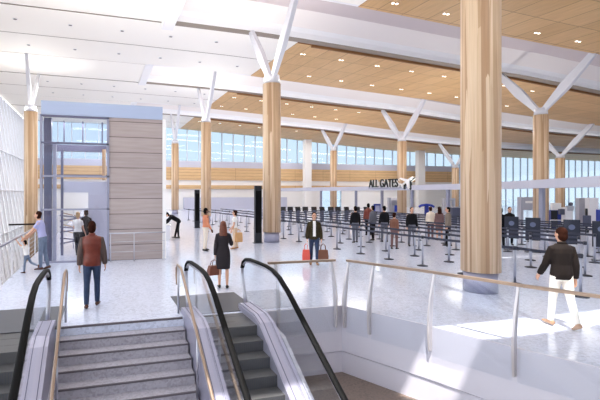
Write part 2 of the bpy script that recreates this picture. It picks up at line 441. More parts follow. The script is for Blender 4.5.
# downlights
def downlight(pair):
    t = thing('recessed_downlight', 'x', 'downlight')
    for dx in ((-.1, .1) if pair else (0,)):
        r = .075 if pair else .13
        m = MB(); k = 14
        m.tube([(dx, 0, .02), (dx, 0, -.02)], [r, r * .94], k); m.build('trim_ring', M['trimw'], t)
        m = MB(); m.tube([(dx, 0, -.018), (dx, 0, -.026)], [r * .74, r * .74], k); m.build('lens', M['lens'] if pair else M['lensoff'], t)
    return t
protos = {}
def put_light(x, y, pair, label):
    z = zc(x, y) - (.03 if pair else .012)
    if pair not in protos:
        p = downlight(pair); p.location = (x, y, z); p['label'] = label; p['group'] = 'recessed ceiling downlights'; protos[pair] = p
    else: copy_tree(protos[pair], (x, y, z), None, label)
BN = ['overhead timber', 'first', 'second', 'third']
for bi, rows in ((0, (16.0,)), (1, (24.9, 29.4)), (2, (39.5, 44)), (3, (54.5,))):
    for ri, y in enumerate(rows):
        for k in range(6):
            if bi == 0: continue
            put_light(-4.3 + 2.75 * k, y, False, f'small recessed downlight, {ORD[k]} from the glass facade, {"near" if ri == 0 else "far"} row of {BN[bi]} white ceiling bay')
        for k in range(9 if bi < 2 else 6):
            x = XW + 1.2 + 2.75 * k
            put_light(x, y, True, f'paired lit spotlight, {ORD[k]} from the white ceiling, {"near" if ri == 0 else "far"} row of {BN[bi]} timber bay')

# ------------------------------------------------------------------ far wall, glazing
YF = 62.0
def wbox(name, x0, x1, z0, z1, mat, y0=YF, y1=YF + .4): return struct(MB().box(x0, x1, y0, y1, z0, z1).build(name, M[mat]))
wbox('wall_far', -9, 34.2, -5.2, 3.0, 'white'); wbox('wall_far', 37.8, 60, -5.2, 3.0, 'white'); wbox('wall_far', 34.2, 37.8, -5.2, -.3, 'white')
wbox('window_1', 34.2, 37.8, -.3, 3.0, 'glassw', YF + .1, YF + .14)
wbox('trim_5', -9, 60, 3.0, 3.55, 'woodband', YF - .3); wbox('wall_far', -9, 60, 3.55, 4.3, 'white')
wbox('trim_6', -9, 60, 4.3, 6.15, 'woodband', YF - .25); wbox('trim_7', -9, 60, 6.15, 7.0, 'lilac', YF - .1)
def window(x, y, z0, z1, wid, rotz=0, proto={}):
    key = (round(z0, 2), round(z1, 2), wid)
    if key in proto:
        r = proto[key].copy(); C.objects.link(r); r.location = (x, y, 0); r.rotation_euler.z = rotz
        for ch in proto[key].children: c = ch.copy(); C.objects.link(c); c.parent = r
        return r
    r = MB().box(-.05, .05, -.1, .12, z0, z1).box(.05, wid - .05, -.06, .06, z0, z0 + .12).box(.05, wid - .05, -.06, .06, z1 - .1, z1)
    r = struct(r.build('window_2', M['mull'], None, (x, y, 0), rotz))
    MB().box(.05, wid - .05, -.012, .012, z0 + .12, z1 - .1).build('glass_pane', M['glassw'], r)
    proto[key] = r; return r
for i in range(39): window(-9 + 1.77 * i, YF + .1, 7.0, 11.2 if i > 24 else 12.1, 1.77)
for i in range(40): window(60.03 + 1.77 * i, YF + .1, -1.0, 10.8, 1.77)
wbox('wall_far', 60, 131, -5.2, -1, 'white')
for x, wdt, h in ((30.6, 1.1, 10.6), (51.5, 1.3, 9.6)):
    o = MB().box(x - wdt / 2, x + wdt / 2, 59.6, 60.4, 0, h).build('wall_pilaster', M['white']); struct(o)
struct(MB().box(11.5, 27.5, 60.6, 61.2, 0, 1.75).build('partition', M['lilac']))
wbox('wall_rear', -10, 131, -5.2, 2.2, 'white', -12.6, -12.2); wbox('wall_rear', -10, 131, 6.0, 11.2, 'white', -12.6, -12.2)
for i in range(24): wbox('window_4', -10 + 5.9 * i, -10 + 5.9 * i + .3, 2.2, 6.0, 'mull', -12.5, -12.3)
wbox('window_5', -10, 131, 2.2, 6.0, 'glassw', -12.42, -12.4)
# left glass facade, leaning out
def facade():
    proto = None
    for i in range(31):
        y = 12 + 1.66 * i
        if proto is None:
            m = MB(); m.beam((-7.0, 0, -5.2), (-9.4, 0, 11.9), .22, .09, 0, (0, 1, 0))
            for z in (-1.0, 2.6, 6.2): X = -7.0 - 2.4 * (z + 5.2) / 17.1; m.beam((X, 0, z), (X, 1.66, z), .1, .1)
            for f in (.33, .66): m.beam((-7.0, 1.66 * f, -5.2), (-9.4, 1.66 * f, 11.9), .06, .05, 0, (0, 1, 0))
            proto = struct(m.build('window_3', M['steelwhite'], None, (0, y, 0)))
            g = MB().add([(-7.05, .05, -5.2), (-7.05, 1.61, -5.2), (-9.45, 1.61, 11.9), (-9.45, .05, 11.9), (-7.07, .05, -5.2), (-7.07, 1.61, -5.2), (-9.47, 1.61, 11.9), (-9.47, .05, 11.9)],
                         [(0, 1, 2, 3), (7, 6, 5, 4), (0, 4, 5, 1), (1, 5, 6, 2), (2, 6, 7, 3), (3, 7, 4, 0)])
            g.build('glass_pane', M['glassf'], proto)
        else:
            r = proto.copy(); C.objects.link(r); r.location = (0, y, 0)
            for ch in proto.children: c = ch.copy(); C.objects.link(c); c.parent = r
facade()

# ------------------------------------------------------------------ tree columns
def column(x, y, ztop, r, label, base_z=0.0, arms=((0, 3.0), (0, -2.8)), zt=None, plinth=True, armr=.2, thick=(.34, .58)):
    t = thing('timber_column', label, 'column', (x, y, base_z))
    zt0 = ztop - base_z
    m = MB(); m.tube([(0, 0, .5 if plinth else 0), (0, 0, zt0)], r, 40); m.build('shaft', M['timber'], t)
    if plinth: MB().tube([(0, 0, 0), (0, 0, .5)], r * .86, 32).build('plinth', M['plinth'], t)
    MB().tube([(0, 0, zt0), (0, 0, zt0 + .42)], [r * .92, r * .84], 32).build('collar', M['steelwhite'], t)
    for k, (dx, dy) in enumerate(arms):
        ze = zc(x + dx, y + dy) - base_z + .05
        a = Vector((dx * .04, dy * .05, zt0 + .25)); b = Vector((dx, dy, ze))
        d = (b - a); side = Vector((1, 0, 0)) if abs(dx) < abs(dy) else Vector((0, 1, 0))
        q = d.normalized().cross(side).normalized()
        w0, w1 = thick; vs = []
        for p, wv, sv in ((a, w0 * .8, .2), (a + d * .45, w1, .24), (b, w0, .2)):
            for i, j in ((-1, -1), (1, -1), (1, 1), (-1, 1)): vs.append(p + side * sv * .5 * i + q * wv * .5 * j)
        fs = [(0, 1, 2, 3), (11, 10, 9, 8)]
        for s_ in (0, 4):
            for i in range(4): j = (i + 1) % 4; fs.append((s_ + i, s_ + 4 + i, s_ + 4 + j, s_ + j))
        MB().add(vs, fs).build('branch_arm', M['steelwhite'], t, bevel=.02)
    return t
column(8.94, 8.35, 10.5, .435, 'massive timber column standing close behind the curved glass balustrade', arms=())
column(8.08, 19.6, 7.72, .44, 'timber column with white forked arms beside the tall black totem')
column(26.1, 20.0, 7.2, .40, 'timber column with white forked arms among the scanners, behind the grey canopy', arms=((0, 3.0), (0, -3.0)))
column(8.42, 34.6, 8.2, .42, 'timber column behind the man in the salmon shirt', arms=((0, 3.0), (0, -3.0)))
column(27.6, 34.6, 7.3, .42, 'timber column with white forked arms rising behind the gates sign', arms=((0, 3.0), (0, -3.0)))
column(47.4, 34.2, 6.15, .42, 'timber column with one long white arm, before the bright window wall', arms=((0, -3.2), (0, 3.0)))
column(8.2, 48.6, 8.0, .42, 'slim far timber column beside the greige lift wall', arms=((0, 3.0), (0, -3.0)))
column(28.7, 49, 7.8, .42, 'far timber column between the white pilaster and the gates sign', arms=((0, 3.0), (0, -3.0)))
column(47.6, 48.6, 5.9, .45, 'far timber column half hidden by the massive timber column', arms=((0, 3.0), (0, -3.0)))
column(-4.75, 33.5, 8.2, .46, 'timber column standing in the atrium by the leaning glass facade', base_z=-5.2, arms=((0, 4.0), (0, -2.0)), thick=(.28, .48))

# ------------------------------------------------------------------ staircase
st = thing('staircase', 'broad speckled terrazzo stair with dark nosing strips between the two escalators', 'stairs', (0, 0, 0))
for k in range(1, 20):
    yn = 8.2 - .28 * k; z = -.161 * k
    s_ = MB().box(-.67, 1.53, yn, yn + .30, z - .45, z).build('step', M['stair'], st)
    MB().box(-.67, 1.53, yn - .004, yn + .03, z - .022, z + .003).build('nosing_strip', M['nosing'], s_)
s_ = MB().box(-.67, 1.53, 8.196, 8.24, -.03, .003).build('nosing_strip', M['nosing'], st)
def stair_rail(x, label):
    t = thing('stair_handrail', label, 'handrail', (x, 0, 0))
    pts = [(0, 8.62, .55), (0, 8.72, .72), (0, 8.7, .88), (0, 8.58, .95), (0, 8.2, .95)] + [(0, 8.2 - q, .95 - .575 * q) for q in (1, 2, 3, 4, 5)]
    MB().tube(pts, .026, 10).build('rail', M['bronze'], t)
    MB().tube([(0, 8.5, 0), (0, 8.5, .95)], .022, 8).build('post', M['silver'], t)
    for q in (1.45, 3.0, 4.4): MB().tube([(0, 8.2 - q, -.575 * q - .05), (0, 8.2 - q, .95 - .575 * q)], .02, 8).build('post', M['silver'], t)
    return t
stair_rail(-.61, 'bronze stair handrail next to the escalator whose steps run off the picture edge')
stair_rail(1.50, 'bronze stair handrail next to the escalator behind the woman in the dark dress')

# ------------------------------------------------------------------ escalators
def arc_path(z=0):
    return [(8.45, .14), (8.52, .30), (8.62, .48), (8.67, .66), (8.66, .82), (8.58, .95), (8.42, 1.03), (8.2, 1.06), (7.75, 1.07), (7.3, 1.07), (7.0, 1.05), (6.7, .975), (6.35, .815), (5.9, .55), (4.9, -.03), (3.9, -.61), (2.9, -1.19), (1.9, -1.77)]
def escalator(xl, xr, label, outer_right):
    t = thing('escalator', label, 'escalator')
    p = MB().box(xl - .12, xr + .2, 8.3, 9.9, 0, .012).build('landing_plate', M['plate'], t)
    zs = 0
    for k in range(3): MB().box(xl + .15, xr - .15, 7.35 + .325 * k, 7.35 + .325 * (k + 1) - .008, -.3, -.004).build('step', M['step'], t)
    for k in range(18):
        y = 7.35 - .31 * k; z = -.179 * (k + 1)
        m = MB().box(xl + .15, xr - .15, y - .31, y + .02, z - .24, z)
        s_ = m.build('step', M['step'], t)
        m = MB()
        for j in range(24):
            xx = xl + .17 + (xr - xl - .34) * (j + .5) / 24; m.box(xx - .008, xx + .008, y - .314, y - .309, z - .19, z - .01)
        m.build('riser_cleats', M['plate'], s_)
    for x, sgn in ((xl, -1), (xr, 1)):
        path = arc_path()
        # handrail
        pp = path[4:]
        MB().tube([(x, y, z) for y, z in pp], .047, 12, 0, False, .62, (1, 0, 0)).build('handrail', M['black'], t)
        MB().tube([(x, y - .0, z - .045 + (0 if i > 3 else -.01)) for i, (y, z) in enumerate(path[5:])], .026, 8).build('handrail_guide', M['silver'], t)
        MB().tube([(x, y, z) for y, z in path[:7]], .04, 10, 0, False, .7, (1, 0, 0)).build('newel_end', M['silver'], t)
        # glass
        gp = [(y - .02, z - .05) for y, z in path[2:]]
        low = [(1.9, -3.05), (7.25, .04), (8.4, .08)]
        MB().xprism(gp + low, x - .006, x + .006).build('glass_panel', M['glassr'], t)
        # decks
        dp = [(8.5, .0), (8.5, .1), (8.4, .14), (7.55, .14), (7.25, .06), (1.9, -3.03), (1.9, -3.8), (7.2, -.75), (8.0, -.5), (8.5, -.3)]
        d = MB().xprism(dp, x - .135, x + .135).build('deck', M['deck'], t, bevel=.012)
        for e in (-.07, .08):
            q = [(8.4, .147), (7.55, .147), (7.25, .067), (1.9, -3.023), (1.9, -3.04), (7.25, .05), (7.55, .13), (8.4, .13)]
            MB().xprism(q, x + e - .006, x + e + .006).build('deck_seam', M['framed'], d)
        sk = [(8.4, .10), (7.5, .10), (7.2, .02), (1.9, -3.05), (1.9, -3.6), (7.2, -.45), (8.4, -.2)]
        MB().xprism(sk, x - sgn * .148 - .01, x - sgn * .148 + .01).build('skirt_panel', M['framed'] if sgn < 0 else M['deck'], t)
    if outer_right:
        MB().xprism([(8.1, 0), (7.2, -.05), (6.9, -.1), (1.9, -3), (1.9, -5.2), (8.1, -5.2)], xr + .14, xr + .2).build('side_cladding', M['fascia'], t)
    return t
escalator(1.69, 2.9, 'dark stepped escalator with black handrails between the stair and the white pit', True)
le = escalator(-2.1, -.9, 'dark stepped escalator cut by the picture edge beside the stair', False); le.location.y = -.2

# ------------------------------------------------------------------ glass balustrades along the pit
def interp(pts, s):
    for a, b in zip(pts, pts[1:]):
        l = (Vector(b) - Vector(a)).length
        if s <= l: return Vector(a).lerp(Vector(b), s / l), (Vector(b) - Vector(a)).normalized()
        s -= l
    return Vector(pts[-1]), (Vector(pts[-1]) - Vector(pts[-2])).normalized()
def blade(m, p, out):
    prof = [(-.42, .085, .055), (-.1, .10, .075), (.2, .09, .085), (.5, .045, .07), (.75, -.015, .05), (.95, -.07, .03)]
    vs = []
    tdir = Vector((-out.y, out.x)) 
    for z, o, wd in prof:
        c = Vector((p.x + out.x * o, p.y + out.y * o))
        for i, j in ((-1, -1), (1, -1), (1, 1), (-1, 1)):
            q = c + tdir * (.02 * i) + out * (wd * .75 * j); vs.append((q.x, q.y, z))
    fs = [(3, 2, 1, 0), tuple(range(len(vs) - 4, len(vs)))]
    for s_ in range(len(prof) - 1):
        for i in range(4):
            j = (i + 1) % 4; fs.append((s_ * 4 + i, s_ * 4 + j, s_ * 4 + 4 + j, s_ * 4 + 4 + i))
    m.add(vs, fs)
def balustrade(pts, posts, label, panel_ext):
    t = thing('glass_balustrade', label, 'balustrade')
    inn = offset_line(pts, -.07)
    m = MB()
    for a, b in zip(inn, inn[1:]): m.beam((a[0], a[1], .965), (b[0], b[1], .965), .075, .045)
    m.build('handrail', M['railcap'], t)
    pos = []
    for s in posts:
        p, d = interp(pts, s); out = Vector((d.y, -d.x)); m = MB(); blade(m, p, out); m.build('post', M['post'], t, bevel=.006); pos.append(s)
    segs = [panel_ext[0]] + pos[1:-1] + [panel_ext[1]] if len(pos) > 2 else list(panel_ext)
    for a, b in zip(segs, segs[1:]):
        m = MB(); k = 6; last = None
        q = [interp(pts, a + .04 + (b - a - .08) * i / k) for i in range(k + 1)]
        vs = []
        for p, d in q:
            out = Vector((d.y, -d.x))
            for o, z in ((.075, -.5), (.092, -.5), (.02, .93), (.003, .93)): vs.append((p.x + out.x * o, p.y + out.y * o, z))
        fs = [(0, 1, 2, 3), tuple(k * 4 + i for i in (3, 2, 1, 0))]
        for s_ in range(k):
            for i in range(4): j = (i + 1) % 4; fs.append((s_ * 4 + j, s_ * 4 + i, s_ * 4 + 4 + i, s_ * 4 + 4 + j))
        m.add(vs, fs).build('glass_panel', M['glassr'], t)
    return t
balustrade([(3.3, 8.13), (4.82, 8.1)], [.16, 1.44], 'short straight glass balustrade under the man carrying shopping bags', (.05, 1.5))
RE = [(4.98, 8.03)] + EDGE[2:7]
balustrade(RE, [.05, .62, 1.82, 3.15, 4.3, 5.5, 6.7, 8.0, 9.5], 'long curving glass balustrade in front of the massive timber column', (.05, 9.6))

# ------------------------------------------------------------------ lift lobby box
lb = thing('lift_lobby', 'glass fronted lift lobby with greige panelled wall and lilac fascia', 'lobby', (0, 0, 0))
X0, X1, X2, Y0 = -1.92, .31, 2.2, 15.8
MB().box(X0, X2 + .0, Y0 - .02, Y0 + .5, 5.08, 5.55).build('fascia', M['bluegrey'], lb)
MB().box(X1, X2, Y0, Y0 + .3, 0, 5.08).build('panel_wall', M['panel'], lb)
MB().box(X2, X2 + .13, Y0 - .03, Y0 + .5, 0, 5.1).build('end_pier', M['white'], lb)
MB().box(X0 + .05, X1 - .02, Y0 + .02, Y0 + .045, .05, 5.05).build('glass_front', M['glasse'], lb)
for x in (X0, X1 - .04): MB().box(x - .04, x + .04, Y0 - .04, Y0 + .1, 0, 5.08).build('mullion', M['frame'], lb)
for z in (.03, 1.83, 2.98, 4.12, 5.04): MB().box(X0, X1, Y0 - .04, Y0 + .08, z - .03, z + .03).build('transom', M['frame'] if z < 4 else M['framed'], lb)
MB().box(X0 + .03, X0 + .28, Y0 + .45, Y0 + .7, 0, 5.05).build('corner_pier', M['framed'], lb)
MB().box(X0 + .31, X0 + .43, Y0 + .55, Y0 + .7, 0, 4.2).build('side_pier', M['lilac'], lb)
MB().box(-.44, X1, Y0 + 1.9, Y0 + 2.0, 0, 2.85).build('lift_door_panel', M['lilac'], lb)
MB().box(-1.45, -.44, Y0 + 1.9, Y0 + 2.0, 2.42, 2.85).build('lift_head_panel', M['lilac'], lb)
MB().box(-1.45, -1.36, Y0 + 1.85, Y0 + 2.0, 0, 4.1).build('inner_post', M['framed'], lb)
MB().box(X0, X1, Y0 + 2.2, Y0 + 2.5, 4.05, 4.3).build('cross_beam', M['framed'], lb)
MB().box(X0, X1, Y0 + 2.0, Y0 + 2.2, 3.05, 3.12).build('cross_beam', M['framed'], lb)
MB().box(.08, .22, Y0 + 1.6, Y0 + 1.8, 2.9, 4.1).build('timber_post', M['timber'], lb)
for x in (-1.28, -.62, .08): MB().box(x - .025, x + .025, Y0 + 1.2, Y0 + 1.25, 4.3, 5.08).build('hanger', M['framed'], lb)
rl = thing('guard_rail', 'thin steel guard rail in front of the greige panelled wall', 'rail', (0, 0, 0))
MB().tube([(.3, 15.4, 1.0), (2.25, 15.4, 1.0)], .022, 8).build('rail', M['silver'], rl)
for x in (.35, 1.15, 2.2): MB().tube([(x, 15.4, 0), (x, 15.4, 1.0)], .018, 8).build('post', M['silver'], rl)
for z in (.35, .7): MB().tube([(.3, 15.4, z), (2.25, 15.4, z)], .008, 6).build('wire', M['silver'], rl)
# criss-crossing flight of metal rails seen through the lobby glass
sr = thing('stair_railing', 'tangle of slanting steel stair rails seen through the lobby glass', 'railing', (0, 0, 0))
for k in range(6):
    z = .25 + .24 * k; MB().tube([(-1.62, 19.4, z), (-.55, 19.8, z + .16 * (-1) ** k)], .03, 6).build('rail', M['framed'], sr)
for k in range(4):
    z = .45 + .26 * k; MB().tube([(-1.62, 20.3, z + .3), (-.4, 20.0, z)], .028, 6).build('rail', M['bronze'], sr)
for x in (-1.6, -1.1, -.55): MB().tube([(x, 19.6, 0), (x, 19.6, 1.7)], .02, 6).build('post', M['silver'], sr)
# counter behind the lobby
ct = thing('service_counter', 'small white counter behind the panelled wall, the bending man leans on it', 'counter', (3.3, 22.45, 0))
MB().box(-.14, .14, -.6, .6, 0, .74).build('body', M['machl'], ct)
MB().box(-.17, .17, -.64, .64, .74, .79).build('top', M['white'], ct)
# balcony rails at the atrium edge
ar = thing('atrium_railing', 'pale wire railing along the atrium edge beside the child', 'railing', (0, 0, 0))
MB().beam((-2.38, 8.7, 1.07), (-2.38, 30, 1.07), .06, .05).build('handrail', M['silver'], ar)
for k in range(15): MB().box(-2.4, -2.36, 8.8 + 1.5 * k, 8.83 + 1.5 * k, 0, 1.05).build('post', M['steelwhite'], ar)
for z in (.15, .3, .45, .6, .75, .9): MB().tube([(-2.38, 8.7, z), (-2.38, 30, z)], .008, 6).build('wire', M['steelwhite'], ar)
br = thing('bridge_rail', 'short dark rail crossing the atrium behind the father', 'rail', (0, 0, 0))
MB().beam((-3.7, 20.0, 1.06), (-2.45, 20.1, 1.06), .07, .07).build('handrail', M['umber'], br)
MB().box(-3.7, -2.45, 20.03, 20.05, -.1, 1.02).build('glass_panel', M['glassr'], br)

# ------------------------------------------------------------------ grey canopy and gates sign
cp = thing('portal_canopy', 'long curving grey canopy beam on slim posts over the security line', 'canopy')
CL = [(18.5, 10.7), (19.53, 12.52), (20.45, 14.32), (22.2, 17.1), (23.8, 20.3), (25.1, 23.99), (25.8, 27.87), (26.18, 31.88), (26.0, 36.94), (25.5, 43.6), (25.0, 51.0), (24.2, 59)]
POSTS = [(25.15, 45.77), (26.0, 39.8), (26.12, 35.59), (26.11, 31.43), (25.63, 26.88), (22.19, 16.94)]
m = MB()
for a, b in zip(CL, CL[1:]):
    d = (Vector(b) - Vector(a)).normalized() * .12
    m.beam((a[0] - d.x, a[1] - d.y, 2.86), (b[0] + d.x, b[1] + d.y, 2.86), .9, .42)
m.build('beam', M['canopyg'], cp)
for x, y in POSTS: MB().box(x - .1, x + .1, y - .1, y + .1, 0, 2.66).build('post', M['frame'], cp)
sg = thing('gates_sign', 'dark ALL GATES lettering with a white airplane on top of the grey canopy', 'sign', (25.32, 36.84, 0), R(-87.3))
for nm, ext, mat, dy in (('lettering', .05, 'letter', 0), ('letter_backing', .03, 'letterw', .1)):
    cu = bpy.data.curves.new(nm, 'FONT'); cu.body = 'ALL GATES'; cu.size = 1.08; cu.extrude = ext; cu.offset = .004
    o = bpy.data.objects.new(nm, cu); C.objects.link(o)
    bpy.context.view_layer.update(); wd = o.dimensions.x
    dg = bpy.context.evaluated_depsgraph_get(); me = bpy.data.meshes.new_from_object(o.evaluated_get(dg)); bpy.data.objects.remove(o)
    o = bpy.data.objects.new(nm, me); C.objects.link(o); o.parent = sg
    o.rotation_euler = (R(90), 0, 0); o.location = (.3 + (.09 if dy else 0), dy, 2.95 - dy * .5)
    o.scale = (4.0 / wd, 1, 1); me.materials.clear(); me.materials.append(M[mat])
def plane_icon(sc):
    fus = [(-.75, -.05), (-.72, .06), (.5, .09), (.75, .03), (.75, -.03), (.5, -.09), (-.72, -.06)]
    wing1 = [(.2, .06), (-.25, .72), (-.42, .72), (-.15, .06)]; wing2 = [(x, -y) for x, y in reversed(wing1)]
    t1 = [(-.52, .04), (-.72, .30), (-.82, .30), (-.74, .04)]; t2 = [(x, -y) for x, y in reversed(t1)]
    m = MB(); a = R(38)
    for pl in (fus, wing1, wing2, t1, t2):
        q = [(sc * (x * math.cos(a) - y * math.sin(a)), sc * (x * math.sin(a) + y * math.cos(a))) for x, y in pl]
        m2 = MB().prism(q, 0, .1); m.add([(x, -z, y) for x, y, z in m2.v], m2.f)
    return m
pe = plane_icon(.8).build('airplane_emblem', M['letterw'], sg, (5.5, 0, 3.42)); pe.scale.x = 1.5
pe = plane_icon(.84).build('airplane_shadow', M['letter'], sg, (5.64, .12, 3.34)); pe.scale.x = 1.5
MB().box(.1, 5.9, .06, .14, 2.84, 2.9).build('mounting_rail', M['frame'], sg)

# ------------------------------------------------------------------ totems, kiosks, machines
for x, y, h, lab in ((7.26, 19.34, 2.75, 'tall black totem standing close against a timber column'), (6.39, 28.87, 2.62, 'black totem standing farther off, left of the man in the salmon shirt'.replace('left of', 'past'))):
    t = thing('information_totem', lab, 'totem', (x, y, 0))
    MB().box(-.17, .17, -.09, .09, .02, h).build('body', M['blackm'], t, bevel=.01)
    MB().box(-.14, .14, -.098, -.088, .5, h - .25).build('screen', M['black'], t); MB().box(-.22, .22, -.14, .14, 0, .03).build('base', M['base'], t)
for i, (x, y) in enumerate(((14.7, 33.2), (15.27, 33.0), (15.9, 32.85), (16.5, 32.7), (17.2, 32.5), (17.85, 32.3), (18.55, 32.1), (19.1, 31.9), (19.8, 31.7), (20.6, 31.4), (21.3, 31.1))):
    t = thing('check_in_kiosk', f'dark check-in kiosk beyond the queue barriers, {ORD[i]} counting from the timber column with the totem', 'kiosk', (x, y, 0), R(-20 + 14 * (i % 3)), 'check-in kiosks beyond the queue')
    MB().box(-.13, .13, -.1, .1, 0, .95).build('pedestal', M['kiosk'], t)
    m = MB(); m.beam((0, -.06, .86), (0, .04, 1.24), .46, .07, 0, (0, 1, 0)); m.build('screen', M['blackm'], t); MB().box(-.24, .24, -.2, .2, 0, .04).build('base', M['base'], t)
FC = math.radians(-35)
def machine(name, label, cat, loc, rz, parts):
    t = thing(name, label, cat, loc, rz)
    for nm, b, mat in parts: MB().box(*b).build(nm, M[mat], t, bevel=.015)
    return t
machine('body_scanner', 'large grey body scanner with white label behind the sign panels', 'scanner', (27.73, 22.09, 0), FC,
        [('side_wall', (-.55, -.4, -.4, .4, 0, 2.12), 'mach'), ('side_wall', (.4, .55, -.4, .4, 0, 2.12), 'mach'), ('header', (-.4, .4, -.4, .4, 1.25, 2.12), 'mach'), ('label_plate', (-.3, .1, -.42, -.4, 1.72, 1.86), 'white'), ('floor_plate', (-.6, .6, -.5, .5, 0, .05), 'base')])
machine('document_kiosk', 'navy blue kiosk with white top in a white frame by the timber column', 'kiosk', (29.46, 21.59, 0), FC,
        [('body', (-.32, .32, -.25, .25, .05, 1.25), 'navy'), ('front_panel', (-.32, .05, -.27, -.25, .08, 1.22), 'blackm'), ('top_box', (-.22, .28, -.2, .2, 1.25, 1.72), 'white'), ('frame_bar', (-.4, .55, -.34, -.3, .55, .62), 'machl'), ('leg', (-.4, -.34, -.34, -.28, 0, .6), 'machl'), ('leg', (.49, .55, -.34, -.28, 0, .6), 'machl')])
machine('x_ray_unit', 'white and dark x-ray unit between the navy kiosk and the tall grey cabinets', 'machine', (28.02, 19.92, 0), FC,
        [('body', (-.1, .3, -.3, .3, .4, 1.5), 'machl'), ('monitor', (-.34, -.08, -.25, .1, 1.05, 1.4), 'kiosk'), ('camera_head', (.0, .34, -.34, -.1, 1.3, 1.6), 'mach'), ('stand', (-.28, .32, -.3, .3, 0, .4), 'kiosk')])
machine('security_cabinet', 'tall grey security cabinet, thinner of the pair by the windows', 'cabinet', (31.18, 21.08, 0), FC, [('body', (-.26, .24, -.3, .3, .06, 2.07), 'mach'), ('base', (-.28, .26, -.32, .32, 0, .06), 'base')])
machine('security_cabinet', 'tall pale grey security cabinet beside the black screen post', 'cabinet', (30.71, 20.18, 0), FC, [('body', (-.24, .26, -.3, .3, .06, 2.08), 'machl'), ('base', (-.26, .28, -.32, .32, 0, .06), 'base')])
machine('blue_kiosk', 'blue framed kiosk at the picture edge by the windows', 'kiosk', (29.3, 18.4, 0), FC, [('frame', (-.45, .6, -.25, .25, 0, 1.4), 'blue'), ('front_panel', (-.3, .5, -.27, -.25, .25, 1.15), 'mach')])
machine('screen_post', 'black screen post standing in front of the pale security cabinet', 'screen', (27.14, 18.1, 0), FC, [('post', (-.05, .05, -.05, .05, 0, 1.5), 'blackm'), ('screen', (-.2, .2, -.08, -.04, .5, 1.1), 'kiosk'), ('base', (-.2, .2, -.2, .2, 0, .04), 'base')])
lp = thing('globe_lamp', 'small dark globe lamp on a thin pole before the bright windows', 'lamp', (29.9, 20.9, 0))
MB().tube([(0, 0, 0), (0, 0, 1.55)], .02, 8).build('pole', M['blackm'], lp); MB().ell((0, 0, 1.66), .13, .13, .13).build('globe', M['kiosk'], lp)
FB = math.radians(-25)
machine('blue_arch', 'narrow blue framed arch behind the man in black at the queue', 'arch', (27.9, 38.7, 0), FB, [('leg', (-.42, -.3, -.2, .2, 0, 1.2), 'blue'), ('leg', (.18, .34, -.2, .2, 0, 1.2), 'navy'), ('header', (-.42, .34, -.2, .2, 1.1, 1.26), 'navy'), ('inner_panel', (-.3, .18, -.05, .05, .1, 1.1), 'lilac')])
machine('body_scanner', 'pale grey scanner portal carrying a blue screen under the gates sign', 'scanner', (30.28, 39.06, 0), FB, [('side_wall', (-.7, -.5, -.4, .4, 0, 1.9), 'mach'), ('side_wall', (.5, .7, -.4, .4, 0, 1.9), 'mach'), ('header', (-.5, .5, -.4, .4, 1.6, 1.9), 'machl'), ('back_panel', (-.5, .5, .3, .4, 0, 1.6), 'machl'), ('blue_screen', (-.15, .5, -.45, -.4, .4, 1.1), 'blue')])
bl = thing('blue_canopy_booth', 'blue canopied booth behind the queueing women', 'booth', (32.79, 37.28, 0), FB)
m = MB(); m.tube([(-.75, 0, .95), (-.5, 0, 1.1), (0, 0, 1.18), (.5, 0, 1.1), (.75, 0, .95)], .12, 8); m.build('canopy', M['blue'], bl)
MB().box(-.18, .18, -.15, .15, 0, 1.1).build('stem', M['navy'], bl); MB().box(-.5, .5, -.3, .3, 0, .05).build('base', M['base'], bl)
machine('body_scanner', 'grey open scanner frame beside the canopy post behind the queue', 'scanner', (34.9, 36.5, 0), FB, [('side_wall', (-.55, -.38, -.3, .3, 0, 1.88), 'mach'), ('side_wall', (.4, .55, -.3, .3, 0, 1.88), 'mach'), ('header', (-.38, .4, -.3, .3, 1.62, 1.88), 'mach')])
machine('dark_counter', 'dark grey desk block close behind the massive timber column', 'desk', (27.09, 27.49, 0), FB, [('body', (-.45, .6, -.3, .3, 0, 1.25), 'kiosk'), ('top', (-.48, .63, -.33, .33, 1.25, 1.3), 'mach')])

# ------------------------------------------------------------------ queue barriers
BA = R(-5.9)
ud = Vector((math.sin(BA), math.cos(BA))); vd = Vector((ud.y, -ud.x))
SP = 1.52
def stanchion():
    t = thing('belt_stanchion', 'x', 'stanchion', group='belt stanchions of the queue')
    MB().tube([(0, 0, 0), (0, 0, .02), (0, 0, .045)], [.17, .165, .05], 18).build('base', M['base'], t)
    MB().tube([(0, 0, .03), (0, 0, .9)], .032, 10).build('post', M['stan'], t)
    MB().tube([(0, 0, .9), (0, 0, .905), (0, 0, .995), (0, 0, 1.0)], [.03, .045, .045, .03], 10).build('belt_head', M['base'], t)
    return t
proto = stanchion(); bm_ = MB(); bm_.add([(-.004, .05, .915), (.004, .05, .915), (.004, .05, .985), (-.004, .05, .985), (-.004, SP / 2, .905), (.004, SP / 2, .905), (.004, SP / 2, .975), (-.004, SP / 2, .975), (-.004, SP - .05, .915), (.004, SP - .05, .915), (.004, SP - .05, .985), (-.004, SP - .05, .985)],
    [(3, 2, 1, 0), (8, 9, 10, 11)] + [(s_ + i, s_ + (i + 1) % 4, s_ + 4 + (i + 1) % 4, s_ + 4 + i) for s_ in (0, 4) for i in range(4)])
bm_.build('belt', M['belt'], proto)
ROWS = [(0, 6.1, 38), (1, 9.4, 38), (2, 7.6, 36), (3, 8.57, 29.5), (4, 8.9, 29.5), (5, 9.9, 29.5), (6, 10.3, 29), (7, 11.0, 29), (8, 11.6, 29)]
first = True
RN = ['front', 'second', 'third', 'fourth', 'fifth', 'sixth', 'seventh', 'eighth', 'ninth']
